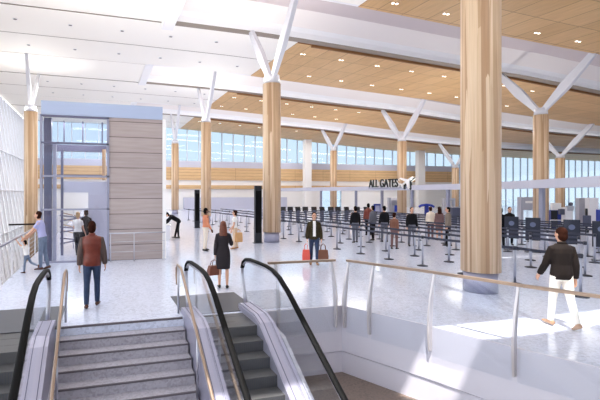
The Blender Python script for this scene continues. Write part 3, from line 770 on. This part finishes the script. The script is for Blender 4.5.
for ri, u0, u1 in ROWS:
    k = 0; u = u0
    while u < u1:
        p = ud * u + vd * (11.35 + 1.5 * ri)
        lab = f'grey belt stanchion on a round dark base, {ORD[k]} along the {RN[ri]} queue row'
        if first: proto.location = (p.x, p.y, 0); proto.rotation_euler.z = -BA; proto['label'] = lab; first = False
        else: copy_tree(proto, (p.x, p.y, 0), -BA, lab)
        k += 1; u += SP
def lane(x, y):      # keep to the middle of a queue lane
    p = Vector((x, y)); d = p.normalized(); v2 = Vector((vd.x, vd.y)); v = p.dot(v2)
    tv = 11.35 + 1.5 * (round((v - 11.35) / 1.5 - .5) + .5)
    return p + d * ((tv - v) / d.dot(v2))
for i, (x, y, lab) in enumerate(((16.1, 13.55, 'dark queue sign panel with a round emblem close beside the massive timber column'), (16.42, 12.9, 'dark queue sign panel with a round emblem in front of the grey body scanner'), (16.85, 11.74, 'dark queue sign panel with a round emblem above the shoulder of the man walking'), (17.23, 11.0, 'dark queue sign panel with a round emblem at the picture edge'))):
    q = lane(x, y); t = thing('queue_sign_panel', lab, 'sign panel', (q.x, q.y, 0), R(-52), 'queue sign panels')
    MB().box(-.25, .25, -.02, .02, .48, 1.4).build('panel', M['signp'], t, bevel=.01)
    MB().tube([(0, -.021, 1.12), (0, -.026, 1.12)], .1, 20).build('emblem', M['signi'], t)
    for s_ in (-.2, .2): MB().tube([(s_, 0, 0), (s_, 0, .5)], .018, 8).build('leg', M['stan'], t); 
    MB().box(-.28, .28, -.14, .14, 0, .02).build('base', M['base'], t)

# ------------------------------------------------------------------ people
def remesh(mb, name, mats, voxel, parent=None, smooth=2, face_mats=None):
    me = mb.mesh(name + '_src', mats); o = bpy.data.objects.new(name + '_src', me); C.objects.link(o)
    r = o.modifiers.new('r', 'REMESH'); r.mode = 'VOXEL'; r.voxel_size = voxel; r.use_smooth_shade = True
    if smooth: s_ = o.modifiers.new('s', 'SMOOTH'); s_.iterations = smooth; s_.factor = .5
    dg = bpy.context.evaluated_depsgraph_get(); dg.update()
    out = bpy.data.meshes.new_from_object(o.evaluated_get(dg))
    bpy.data.objects.remove(o); bpy.data.meshes.remove(me)
    out.name = name
    if not out.materials:
        for m in (mats if isinstance(mats, (list, tuple)) else [mats]): out.materials.append(m)
    if face_mats:
        for p in out.polygons: p.material_index = face_mats(p.center)
    else:
        out.polygons.foreach_set('material_index', [0] * len(out.polygons))
    ob = bpy.data.objects.new(name, out); C.objects.link(ob)
    if parent: ob.parent = parent
    return ob

def person(label, x, y, bearing, h, top, bottom, shoes, hair, skin='skin', lean=0, legs=((12, 6), (-10, 8)), arms=((4, 6, 12), (-4, 6, 12)), female=False,
           style='jacket', hairstyle='short', head_yaw=0, voxel=.011, sleeve=None, inner=None, head_pitch=0, group=None, z=0.0, sit=0, build=1.0):
    s = h / 1.75
    V = lambda a, b, c: Vector((a, b, c)) * s
    hipw = (.085 if not female else .09); shw = (.172 if not female else .15) * build
    Rx = Matrix.Rotation(-R(lean), 3, 'X')
    hip = V(0, 0, .93)
    T = lambda a, b, c: hip + Rx @ (V(a, b, c) - hip)
    skinm = M[skin]
    body = MB()
    # legs by forward kinematics
    J = {}
    for si, sd in ((0, -1), (1, 1)):
        a, kb = R(legs[si][0]), R(legs[si][1])
        hp = V(sd * hipw, 0, .90)
        kn = hp + Vector((sd * .01 * s, math.sin(a) * .43 * s, -math.cos(a) * .43 * s))
        a2 = a - kb
        an = kn + Vector((0, math.sin(a2) * .40 * s, -math.cos(a2) * .40 * s))
        pitch = (a2 if a2 < 0 else a2 * .5)       # foot pitch: heel up behind, toe up ahead
        fd = Vector((sd * .12, math.cos(pitch), math.sin(pitch))).normalized(); fu = Vector((0, -math.sin(pitch), math.cos(pitch)))
        J[sd] = (hp, kn, an, fd, fu)
    low = min(min((an - fu * .075 * s + fd * .15 * s).z, (an - fu * .075 * s - fd * .06 * s).z) for hp, kn, an, fd, fu in J.values())
    dz = Vector((0, 0, -low))
    # arms
    A = {}
    for si, sd in ((0, -1), (1, 1)):
        f, o_, e = [R(q) for q in arms[si][:3]]
        inn = R(arms[si][3]) if len(arms[si]) > 3 else 0
        sh_ = T(sd * shw, 0, 1.375)
        ud_ = Vector((sd * math.sin(o_), math.sin(f) * math.cos(o_), -math.cos(f) * math.cos(o_)))
        el = sh_ + ud_ * .29 * s
        f2 = f + e; o2 = o_ * .4 - inn
        fd_ = Vector((sd * math.sin(o2), math.sin(f2) * math.cos(o2), -math.cos(f2) * math.cos(o2)))
        wr = el + fd_ * .255 * s
        A[sd] = (sh_, el, wr, fd_)
    hd = T(0, .02, 1.625); Rh = Rx @ Matrix.Rotation(-R(head_yaw), 3, 'Z') @ Matrix.Rotation(-R(head_pitch), 3, 'X')
    if lean > 25: Rh = Matrix.Rotation(-R(lean * .55), 3, 'X')
    def torso(mb, infl, zs, mi=0):
        W = [(.84, .155, .10), (.93, .165, .115), (1.0, .158, .11), (1.10, .145, .102), (1.20, .155, .108), (1.30, .170, .115), (1.38, .160, .105), (1.42, .125, .09), (1.455, .085, .072), (1.48, .06, .06)]
        if female: W = [(.84, .165, .105), (.93, .172, .115), (1.0, .155, .105), (1.10, .125, .092), (1.20, .138, .105), (1.30, .148, .12), (1.38, .138, .10), (1.42, .105, .08), (1.455, .07, .062), (1.48, .052, .052)]
        secs = []
        zz = [q[0] for q in W if zs[0] - .001 <= q[0] <= zs[1] + .001]
        for q in sorted(set([zs[0]] + zz + [zs[1]])):
            rx = lerp(q, [(a, b) for a, b, c in W]) * build + infl; ry = lerp(q, [(a, c) for a, b, c in W]) * build + infl
            c = T(0, 0, q) if q > .93 else V(0, 0, q)
            secs.append((c + dz, (Rx @ Vector((rx * s, 0, 0))), (Rx @ Vector((0, ry * s, 0))) if q > .93 else Vector((0, ry * s, 0))))
        mb.loft(secs, 20, mi)
    torso(body, -.008, (.84, 1.475))
    body.tube([T(0, .0, 1.44) + dz, T(0, .012, 1.56) + dz], [.058 * s, .052 * s], 12)
    # head
    H = hd + dz
    hp_ = lambda a, b, c: H + Rh @ (Vector((a, b, c)) * s)
    body.ell(hp_(0, -.005, .02), .074 * s, .095 * s, .105 * s, Rh, 18); body.ell(hp_(0, .018, -.05), .058 * s, .068 * s, .068 * s, Rh, 14)
    body.tube([hp_(0, .088, .015), hp_(0, .106, -.022)], [.009 * s, .015 * s], 8, 0, True)
    for sd in (-1, 1): body.ell(hp_(sd * .074, -.005, -.005), .012 * s, .02 * s, .033 * s, Rh, 8)
    # arms, hands with five fingers
    hands = {}
    for sd in (-1, 1):
        sh_, el, wr, fd_ = [q + dz if i < 3 else q for i, q in enumerate(A[sd])]
        body.tube([sh_, sh_.lerp(el, .5), el, el.lerp(wr, .4), wr], [q * s for q in (.05, .047, .038, .038, .026)], 10, 0, True)
        inw = Vector((-sd, 0, 0)); inw = (inw - fd_ * inw.dot(fd_)).normalized(); fw = fd_.cross(inw) * (1 if fd_.cross(inw).y > 0 or abs(fd_.cross(inw).y) < .01 else -1)
        pc = wr + fd_ * .045 * s
        body.loft([(wr, fw * .026 * s, inw * .018 * s), (pc, fw * .040 * s, inw * .015 * s), (wr + fd_ * .088 * s, fw * .041 * s, inw * .013 * s)], 12)
        for i, ln in enumerate((.068, .078, .072, .056)):
            b0 = wr + fd_ * .082 * s + fw * (.031 - .0205 * i) * s
            d1 = (fd_ + inw * .25).normalized(); d2 = (fd_ + inw * .9).normalized()
            b1 = b0 + d1 * ln * .5 * s; b2 = b1 + d2 * ln * .5 * s
            body.tube([b0, b1, b2], [q * s for q in (.0098, .009, .008)], 7, 0, True)
        t0 = wr + fd_ * .025 * s + fw * .025 * s; t1 = t0 + (fd_ * .7 + fw * .7 + inw * .25).normalized() * .04 * s
        body.tube([t0, t1, t1 + (fd_ + inw * .4).normalized() * .03 * s], [q * s for q in (.012, .0105, .0085)], 7, 0, True)
        hands[sd] = wr + fd_ * .105 * s + inw * .015 * s
    # legs, feet
    for sd in (-1, 1):
        hp0, kn, an, fd, fu = J[sd]; hp0, kn, an = hp0 + dz, kn + dz, an + dz
        k = .92 if female else 1
        body.tube([hp0, hp0.lerp(kn, .45), kn, kn.lerp(an, .35), an], [q * s * k for q in (.085, .072, .052, .052, .034)], 12, 0, True)
        body.loft([(an - fd * .05 * s - fu * .04 * s, Vector((.03 * s, 0, 0)), fu * .03 * s), (an + fd * .05 * s - fu * .042 * s, Vector((.038 * s, 0, 0)), fu * .028 * s), (an + fd * .13 * s - fu * .055 * s, Vector((.036 * s, 0, 0)), fu * .017 * s)], 12)
    eyes = [hp_(q, .085, .012) for q in (-.03, .03)]; mouth = hp_(0, .085, -.055)
    def fm(c):
        for e in eyes:
            if (c - e).length < .016 * s: return 1
        q = c - mouth
        if abs(Rh.transposed() @ q @ Vector((1, 0, 0)) if False else (Rh.transposed() @ q).x) < .024 * s and abs((Rh.transposed() @ q).z) < .009 * s and (Rh.transposed() @ q).y > -.03 * s: return 2
        return 0
    p = remesh(body, 'person', [skinm, M['eye'], M['lip']], min(voxel, .0095), None, 1, fm)
    p.location = (x, y, z); p.rotation_euler.z = -R(bearing)
    tag(p, label, 'person', group)
    # upper garment
    def upper(mb, infl, hem, cuff=1.0):
        torso(mb, infl, (hem, 1.465))
        for sd in (-1, 1):
            sh_, el, wr, fd_ = [q + dz if i < 3 else q for i, q in enumerate(A[sd])]
            in0 = T(sd * .07, 0, 1.40) + dz
            e2 = el.lerp(wr, .92) if cuff == 1 else None
            pts = [in0, sh_, sh_.lerp(el, .55), el]; rr = [.042 + infl, .046 + infl, .048 + infl, .043 + infl]
            if e2 is not None: pts += [el.lerp(wr, .5), e2]; rr += [.041 + infl, .033 + infl]
            if cuff < .6: pts = pts[:3]; rr = rr[:3]
            mb.tube(pts, [q * s * build for q in rr], 12)
    if style == 'jacket':
        mb = MB(); upper(mb, .016, .84 if not sit else .9)
        def jm(c):
            if inner and c.y > .05 * s and abs(c.x) < .045 * s and c.z - dz.z > .95 * s: return 1
            if sleeve and (abs(c.x) > .178 * s or (abs(c.x) > .165 * s and c.z - dz.z < 1.2 * s)): return 1
            return 0
        second = M[inner] if inner else (M[sleeve] if sleeve else M[top])
        remesh(mb, 'jacket', [M[top], second], voxel, p, 2, jm)
        mb = MB(); mb.tube([T(0, -.01, 1.45) + dz, T(0, .0, 1.5) + dz], [.075 * s, .066 * s], 14); mb.build('collar', M[second.name] if False else M[top], p)
    elif style == 'shirt':
        mb = MB(); upper(mb, .01, .88); remesh(mb, 'shirt', M[top], voxel, p)
    elif style == 'tee':
        mb = MB(); upper(mb, .01, .9, .5); remesh(mb, 'shirt', M[top], voxel, p)
    elif style == 'dress':
        mb = MB(); upper(mb, .012, .86)
        secs = []
        for q, rx, ry in ((.95, .178, .125), (.86, .188, .135), (.7, .19, .14), (.55, .182, .14), (.5, .18, .138)):
            secs.append((V(0, (legs[0][0] + legs[1][0]) * .0005 * (1 - q), q) + dz, Vector((rx * s, 0, 0)), Vector((0, ry * s, 0))))
        mb.loft(secs, 20); remesh(mb, 'dress', M[top], voxel, p)
    if bottom:
        mb = MB()
        torso(mb, .012, (.82, .97))
        for sd in (-1, 1):
            hp0, kn, an, fd, fu = J[sd]; hp0, kn, an = hp0 + dz, kn + dz, an + dz
            wide = 1.15 if bottom in ('cream', 'beige') else 1.0
            mb.tube([hp0, hp0.lerp(kn, .45), kn, kn.lerp(an, .4), an + (an - kn).normalized() * .0], [q * s for q in (.096, .081, .061 * wide, .059 * wide, .048 * wide)], 14)
        remesh(mb, 'trousers', M[bottom], voxel, p)
    for sd in (-1, 1):
        hp0, kn, an, fd, fu = J[sd]; an = an + dz; X_ = fd.cross(fu)
        mb = MB(); mb.loft([(an - fd * .068 * s - fu * .035 * s, X_ * .028 * s, fu * .036 * s), (an - fd * .03 * s - fu * .03 * s, X_ * .04 * s, fu * .045 * s), (an + fd * .06 * s - fu * .04 * s, X_ * .046 * s, fu * .036 * s), (an + fd * .14 * s - fu * .052 * s, X_ * .044 * s, fu * .024 * s), (an + fd * .175 * s - fu * .056 * s, X_ * .026 * s, fu * .017 * s)], 14)
        mb.build('shoe', M[shoes], p)
    # hair
    mb = MB(); mb.ell(hp_(0, -.02, .038), .082 * s, .098 * s, .098 * s, Rh, 16); mb.ell(hp_(0, -.045, -.025), .081 * s, .07 * s, .1 * s, Rh, 14)
    if hairstyle == 'long':
        mb.loft([(hp_(0, -.05, .03), Rh @ Vector((.085 * s, 0, 0)), Rh @ Vector((0, .06 * s, 0))), (hp_(0, -.07, -.1), Vector((.105 * s, 0, 0)), Vector((0, .055 * s, 0))), (hp_(0, -.09, -.24), Vector((.105 * s, 0, 0)), Vector((0, .045 * s, 0))), (hp_(0, -.105, -.36), Vector((.07 * s, 0, 0)), Vector((0, .028 * s, 0)))], 14)
    elif hairstyle == 'bun': mb.ell(hp_(0, -.1, .09), .045 * s, .045 * s, .045 * s)
    remesh(mb, 'hair', M[hair], voxel, p)
    Rz = Matrix.Rotation(-R(bearing), 3, 'Z')
    return p, {k: Vector((x, y, z)) + Rz @ v for k, v in hands.items()}

def bag(name, label, pos, rotz, w_, d_, hgt, mat, taper=.9, hl=.16):
    if name == 'shopping_bag' and mat != 'bagt': hl = .2
    t = thing(name, label, 'bag', (pos.x, pos.y, pos.z - hl - hgt), rotz)
    m = MB(); vs = []
    for z_, k in ((0, 1), (hgt * .5, 1.02), (hgt, taper)):
        for i, j in ((-1, -1), (1, -1), (1, 1), (-1, 1)): vs.append((w_ / 2 * i * k, d_ / 2 * j * (k if z_ < hgt else .8), z_))
    fs = [(3, 2, 1, 0), (8, 9, 10, 11)] + [(a + i, a + (i + 1) % 4, a + 4 + (i + 1) % 4, a + 4 + i) for a in (0, 4) for i in range(4)]
    m.add(vs, fs).build('bag_body', M[mat], t, bevel=.012)
    for j in (-1, 1):
        yy = d_ * .35 * j
        MB().tube([(-w_ * .25, yy, hgt - .01), (-w_ * .2, yy * .7, hgt + hl * .7), (0, yy * .3, hgt + hl), (w_ * .2, yy * .7, hgt + hl * .7), (w_ * .25, yy, hgt - .01)], .009, 6).build('handle', M[mat], t)
    return t

person('man in rust leather jacket and jeans walking away above the stair', -.16, 9.42, 4, 1.79, 'leather', 'jeans', 'shoeb', 'hairb', legs=((-9, 4), (10, 4)), arms=((-2, 10, 12), (4, 10, 12)), sleeve='sleeve', voxel=.010, build=1.06)
person('father in lavender shirt leaning down to hold a small child', -1.72, 14.5, -80, 1.83, 'shirtlav', 'jeansl', 'shoeb', 'hairb', lean=10, legs=((4, 4), (-6, 6)), arms=((38, 8, 6), (40, 8, 8)), style='tee', head_pitch=-22, voxel=.011)
person('small child in white shirt with raised arms held by the father', -2.12, 14.1, -75, .98, 'shirtw', 'jeansl', 'shoeb', 'hairk', lean=6, legs=((8, 4), (-28, 40)), arms=((130, 20, 20), (140, 15, 15)), style='tee', voxel=.009)
pw, hw = person('woman with long auburn hair in dark dress seen from behind', 2.98, 10.42, 14, 1.68, 'char', None, 'shoek', 'haira', legs=((2, 2), (-3, 3)), arms=((-4, 9, 10), (28, 14, 70)), female=True, style='dress', hairstyle='long', voxel=.010)
bag('handbag', 'brown leather handbag held by the woman in the dark dress', hw[-1] + Vector((-.03, 0, 0)), R(10), .33, .17, .24, 'baghand', .8, .14)
person('man in salmon shirt and cream trousers seen in profile', 4.2, 17.33, 82, 1.76, 'salmon', 'cream', 'shoek', 'hairk', 'skind', legs=((3, 2), (-5, 4)), arms=((6, 6, 18), (8, 6, 20)), style='shirt', voxel=.011)
pb, hb = person('woman in white top and beige trousers facing the man in salmon', 5.55, 17.58, -65, 1.64, 'shirtw', 'beige', 'shoet', 'hairb', legs=((3, 2), (-4, 3)), arms=((5, 8, 15), (10, 10, 30)), female=True, style='tee', hairstyle='bun', voxel=.011)
bag('shopping_bag', 'tan shopping bag hanging beside the woman in the white top', Vector((5.66, 17.38, .86)), R(20), .31, .15, .40, 'bagt', .95, .14)
person('man in dark suit bending over the white counter', 4.0, 22.6, -88, 1.72, 'dark', 'dark', 'shoek', 'hairk', lean=60, legs=((16, 3), (2, 6)), arms=((38, 4, 14), (44, 4, 14)), voxel=.011)
pm_, hm = person('man in olive jacket carrying shopping bags towards the stair', 6.85, 12.93, 204, 1.73, 'olive', 'jeans', 'shoet', 'hairb', legs=((10, 6), (-8, 8)), arms=((4, 9, 10), (2, 9, 10)), inner='shirtw', voxel=.010)
bag('shopping_bag', 'red shopping bag carried by the man in the olive jacket', hm[1] + Vector((-.05, 0, -.03)), R(-25), .25, .12, .40, 'bagr', .85, .12)
bag('shopping_bag', 'brown paper shopping bag carried by the man in the olive jacket', hm[-1] + Vector((.07, 0, -.03)), R(-20), .33, .14, .40, 'bagb', .88, .12)
person('man in dark jacket and white trousers striding beyond the curved balustrade', 7.9, 5.68, 20, 1.77, 'umber', 'whitet', 'shoet', 'hairb', legs=((11, 4), (-12, 12)), arms=((14, 10, 20), (-8, 8, 14)), voxel=.010, build=1.0, head_yaw=-12)
person('blond woman in white top waiting behind the lobby glass', -.80, 17.2, 20, 1.66, 'shirtw', 'char', 'shoek', 'hairbl', female=True, style='tee', hairstyle='bun', arms=((20, 10, 80), (10, 8, 30)), voxel=.012)
person('man in dark coat waiting beside the blond woman behind the lobby glass', -.52, 17.55, -30, 1.74, 'char', 'dark', 'shoek', 'hairb', voxel=.012)
Q = [('man in black top standing alone in the queue', 11.3, 17.35, 10, 1.75, 'dark', 'greyt', 'hairk', False, 'shirt'),
     ('person in rust brown jacket in the queue by the blue arch', 14.1, 20.4, 20, 1.80, 'leather', 'dark', 'hairk', False, 'jacket'),
     ('person in grey coat in the queue beside the rust brown jacket', 13.05, 18.5, -20, 1.75, 'greyt', 'dark', 'hairk', False, 'jacket'),
     ('man in black jumper in the queue under the gates sign', 13.3, 17.95, 10, 1.75, 'dark', 'greyt', 'hairk', False, 'shirt'),
     ('shorter person in tan brown top in the queue', 12.6, 16.3, 60, 1.55, 'bagb', 'mauve', 'hairb', True, 'shirt'),
     ('man in black sweater in the queue before the far timber column', 12.95, 15.6, 200, 1.75, 'dark', 'greyt', 'hairk', False, 'shirt'),
     ('woman in cream top and maroon scarf in the queue', 16.3, 18.25, 30, 1.68, 'cream', 'mauve', 'hairb', True, 'jacket'),
     ('woman in mauve brown dress with long hair in the queue', 16.25, 17.6, 20, 1.70, 'mauve', None, 'hairb', True, 'dress'),
     ('man in taupe jacket in the queue beside the massive timber column', 14.5, 15.2, -60, 1.75, 'taupe', 'dark', 'hairk', False, 'jacket'),
     ('person in dark coat emerging from behind the massive timber column', 17.25, 15.05, 40, 1.75, 'dark', 'dark', 'hairk', False, 'jacket'),
     ('woman in black facing the stair beside the sign panels', 17.95, 15.2, 215, 1.74, 'dark', 'dark', 'hairb', True, 'jacket')]
for i, (lab, x, y, b, h, tp, bt, hr, fem, sty) in enumerate(Q):
    x, y = lane(x, y)
    person(lab, x, y, b, h, tp, bt, 'shoek', hr, female=fem, style=sty, hairstyle='long' if sty == 'dress' else 'short', inner='maroon' if 'scarf' in lab else None, voxel=.014, legs=((3, 2), (-4, 3)) if i % 2 else ((-3, 3), (4, 2)))

# ------------------------------------------------------------------ added area lights: downlight stand-ins and unseen fill
def area(x, y, z, sx, sy, power, col=(1, .97, .93)):
    l = bpy.data.lights.new('area_fill', 'AREA'); l.shape = 'RECTANGLE'; l.size = sx; l.size_y = sy; l.energy = power; l.color = col
    o = bpy.data.objects.new('area_fill', l); C.objects.link(o); o.location = (x, y, z); return o
CLW = (1, .985, .965)
for y in (27, 42, 57):
    for x in (0, 14, 28, 44): area(x, y, zc(x, y) - .1, 8, 2, 600, CLW)  # broad areas standing in for the bay downlights
for x in (16, 30): area(x, 13, zc(x, 13) - .1, 8, 2, 450, CLW)
for x, y in ((0, 3), (12, 3), (0, 13)): area(x, y, 10.5 if y < 8 else zc(x, y) - .1, 8, 2, 230, CLW)  # unseen fill added to brighten the entry side, no fittings there
# fill areas added behind the near lip of each roof recess to brighten its lining
for (y0, y1), pw_ in zip(SLOTS, (22, 170, 220)):
    for x0, x1 in ((4, 22), (22, 40), (40, 60)):
        o = area((x0 + x1) / 2, y0 + .25, zc((x0 + x1) / 2, y0) + .55, x1 - x0 - 1, .3, pw_, CLW); o.name = 'slot_fill'
        o.rotation_euler = (R(80), math.atan2(zc(x0, y0) - zc(x1, y0), x1 - x0), 0)
# hidden fill added above lobby roof, column collars and canopy to lift the ceiling
for x, y, z, sx, sy, pw_ in ((.2, 17.4, 5.75, 3.6, 2.6, 420), (-3.9, 33.5, 8.3, 1, 1, 90), (-5.6, 33.5, 8.3, 1, 1, 90), (7.0, 19.6, 7.8, 1, 1, 70), (9.2, 19.6, 7.8, 1, 1, 70), (7.3, 34.6, 8.3, 1, 1, 90), (9.5, 34.6, 8.3, 1, 1, 90),
                         (25.3, 25, 3.3, .6, 4, 220), (25.9, 30, 3.3, .6, 3, 120), (25.4, 44, 3.3, .6, 4, 220)):
    o = area(x, y, z, sx, sy, pw_, (1, .965, .92)); o.rotation_euler = (math.pi, 0, 0); o.name = 'ceiling_fill'
o = area(-.8, 17.0, 5.0, 1.5, 1.5, 60, CLW); o.name = 'lobby_fill'  # fill added inside the lobby to brighten the view through its glass
# ------------------------------------------------------------------ view
S.view_settings.view_transform = 'Standard'; S.view_settings.look = 'None'; S.view_settings.gamma = 1
S.view_settings.use_curve_mapping = False
S.view_settings.exposure = 0.0
S.cycles.max_bounces = 10; S.cycles.diffuse_bounces = 5; S.cycles.glossy_bounces = 4; S.cycles.transparent_max_bounces = 24
S.cycles.sample_clamp_indirect = 6; S.cycles.caustics_reflective = False; S.cycles.caustics_refractive = False
S.cycles.use_denoising = True
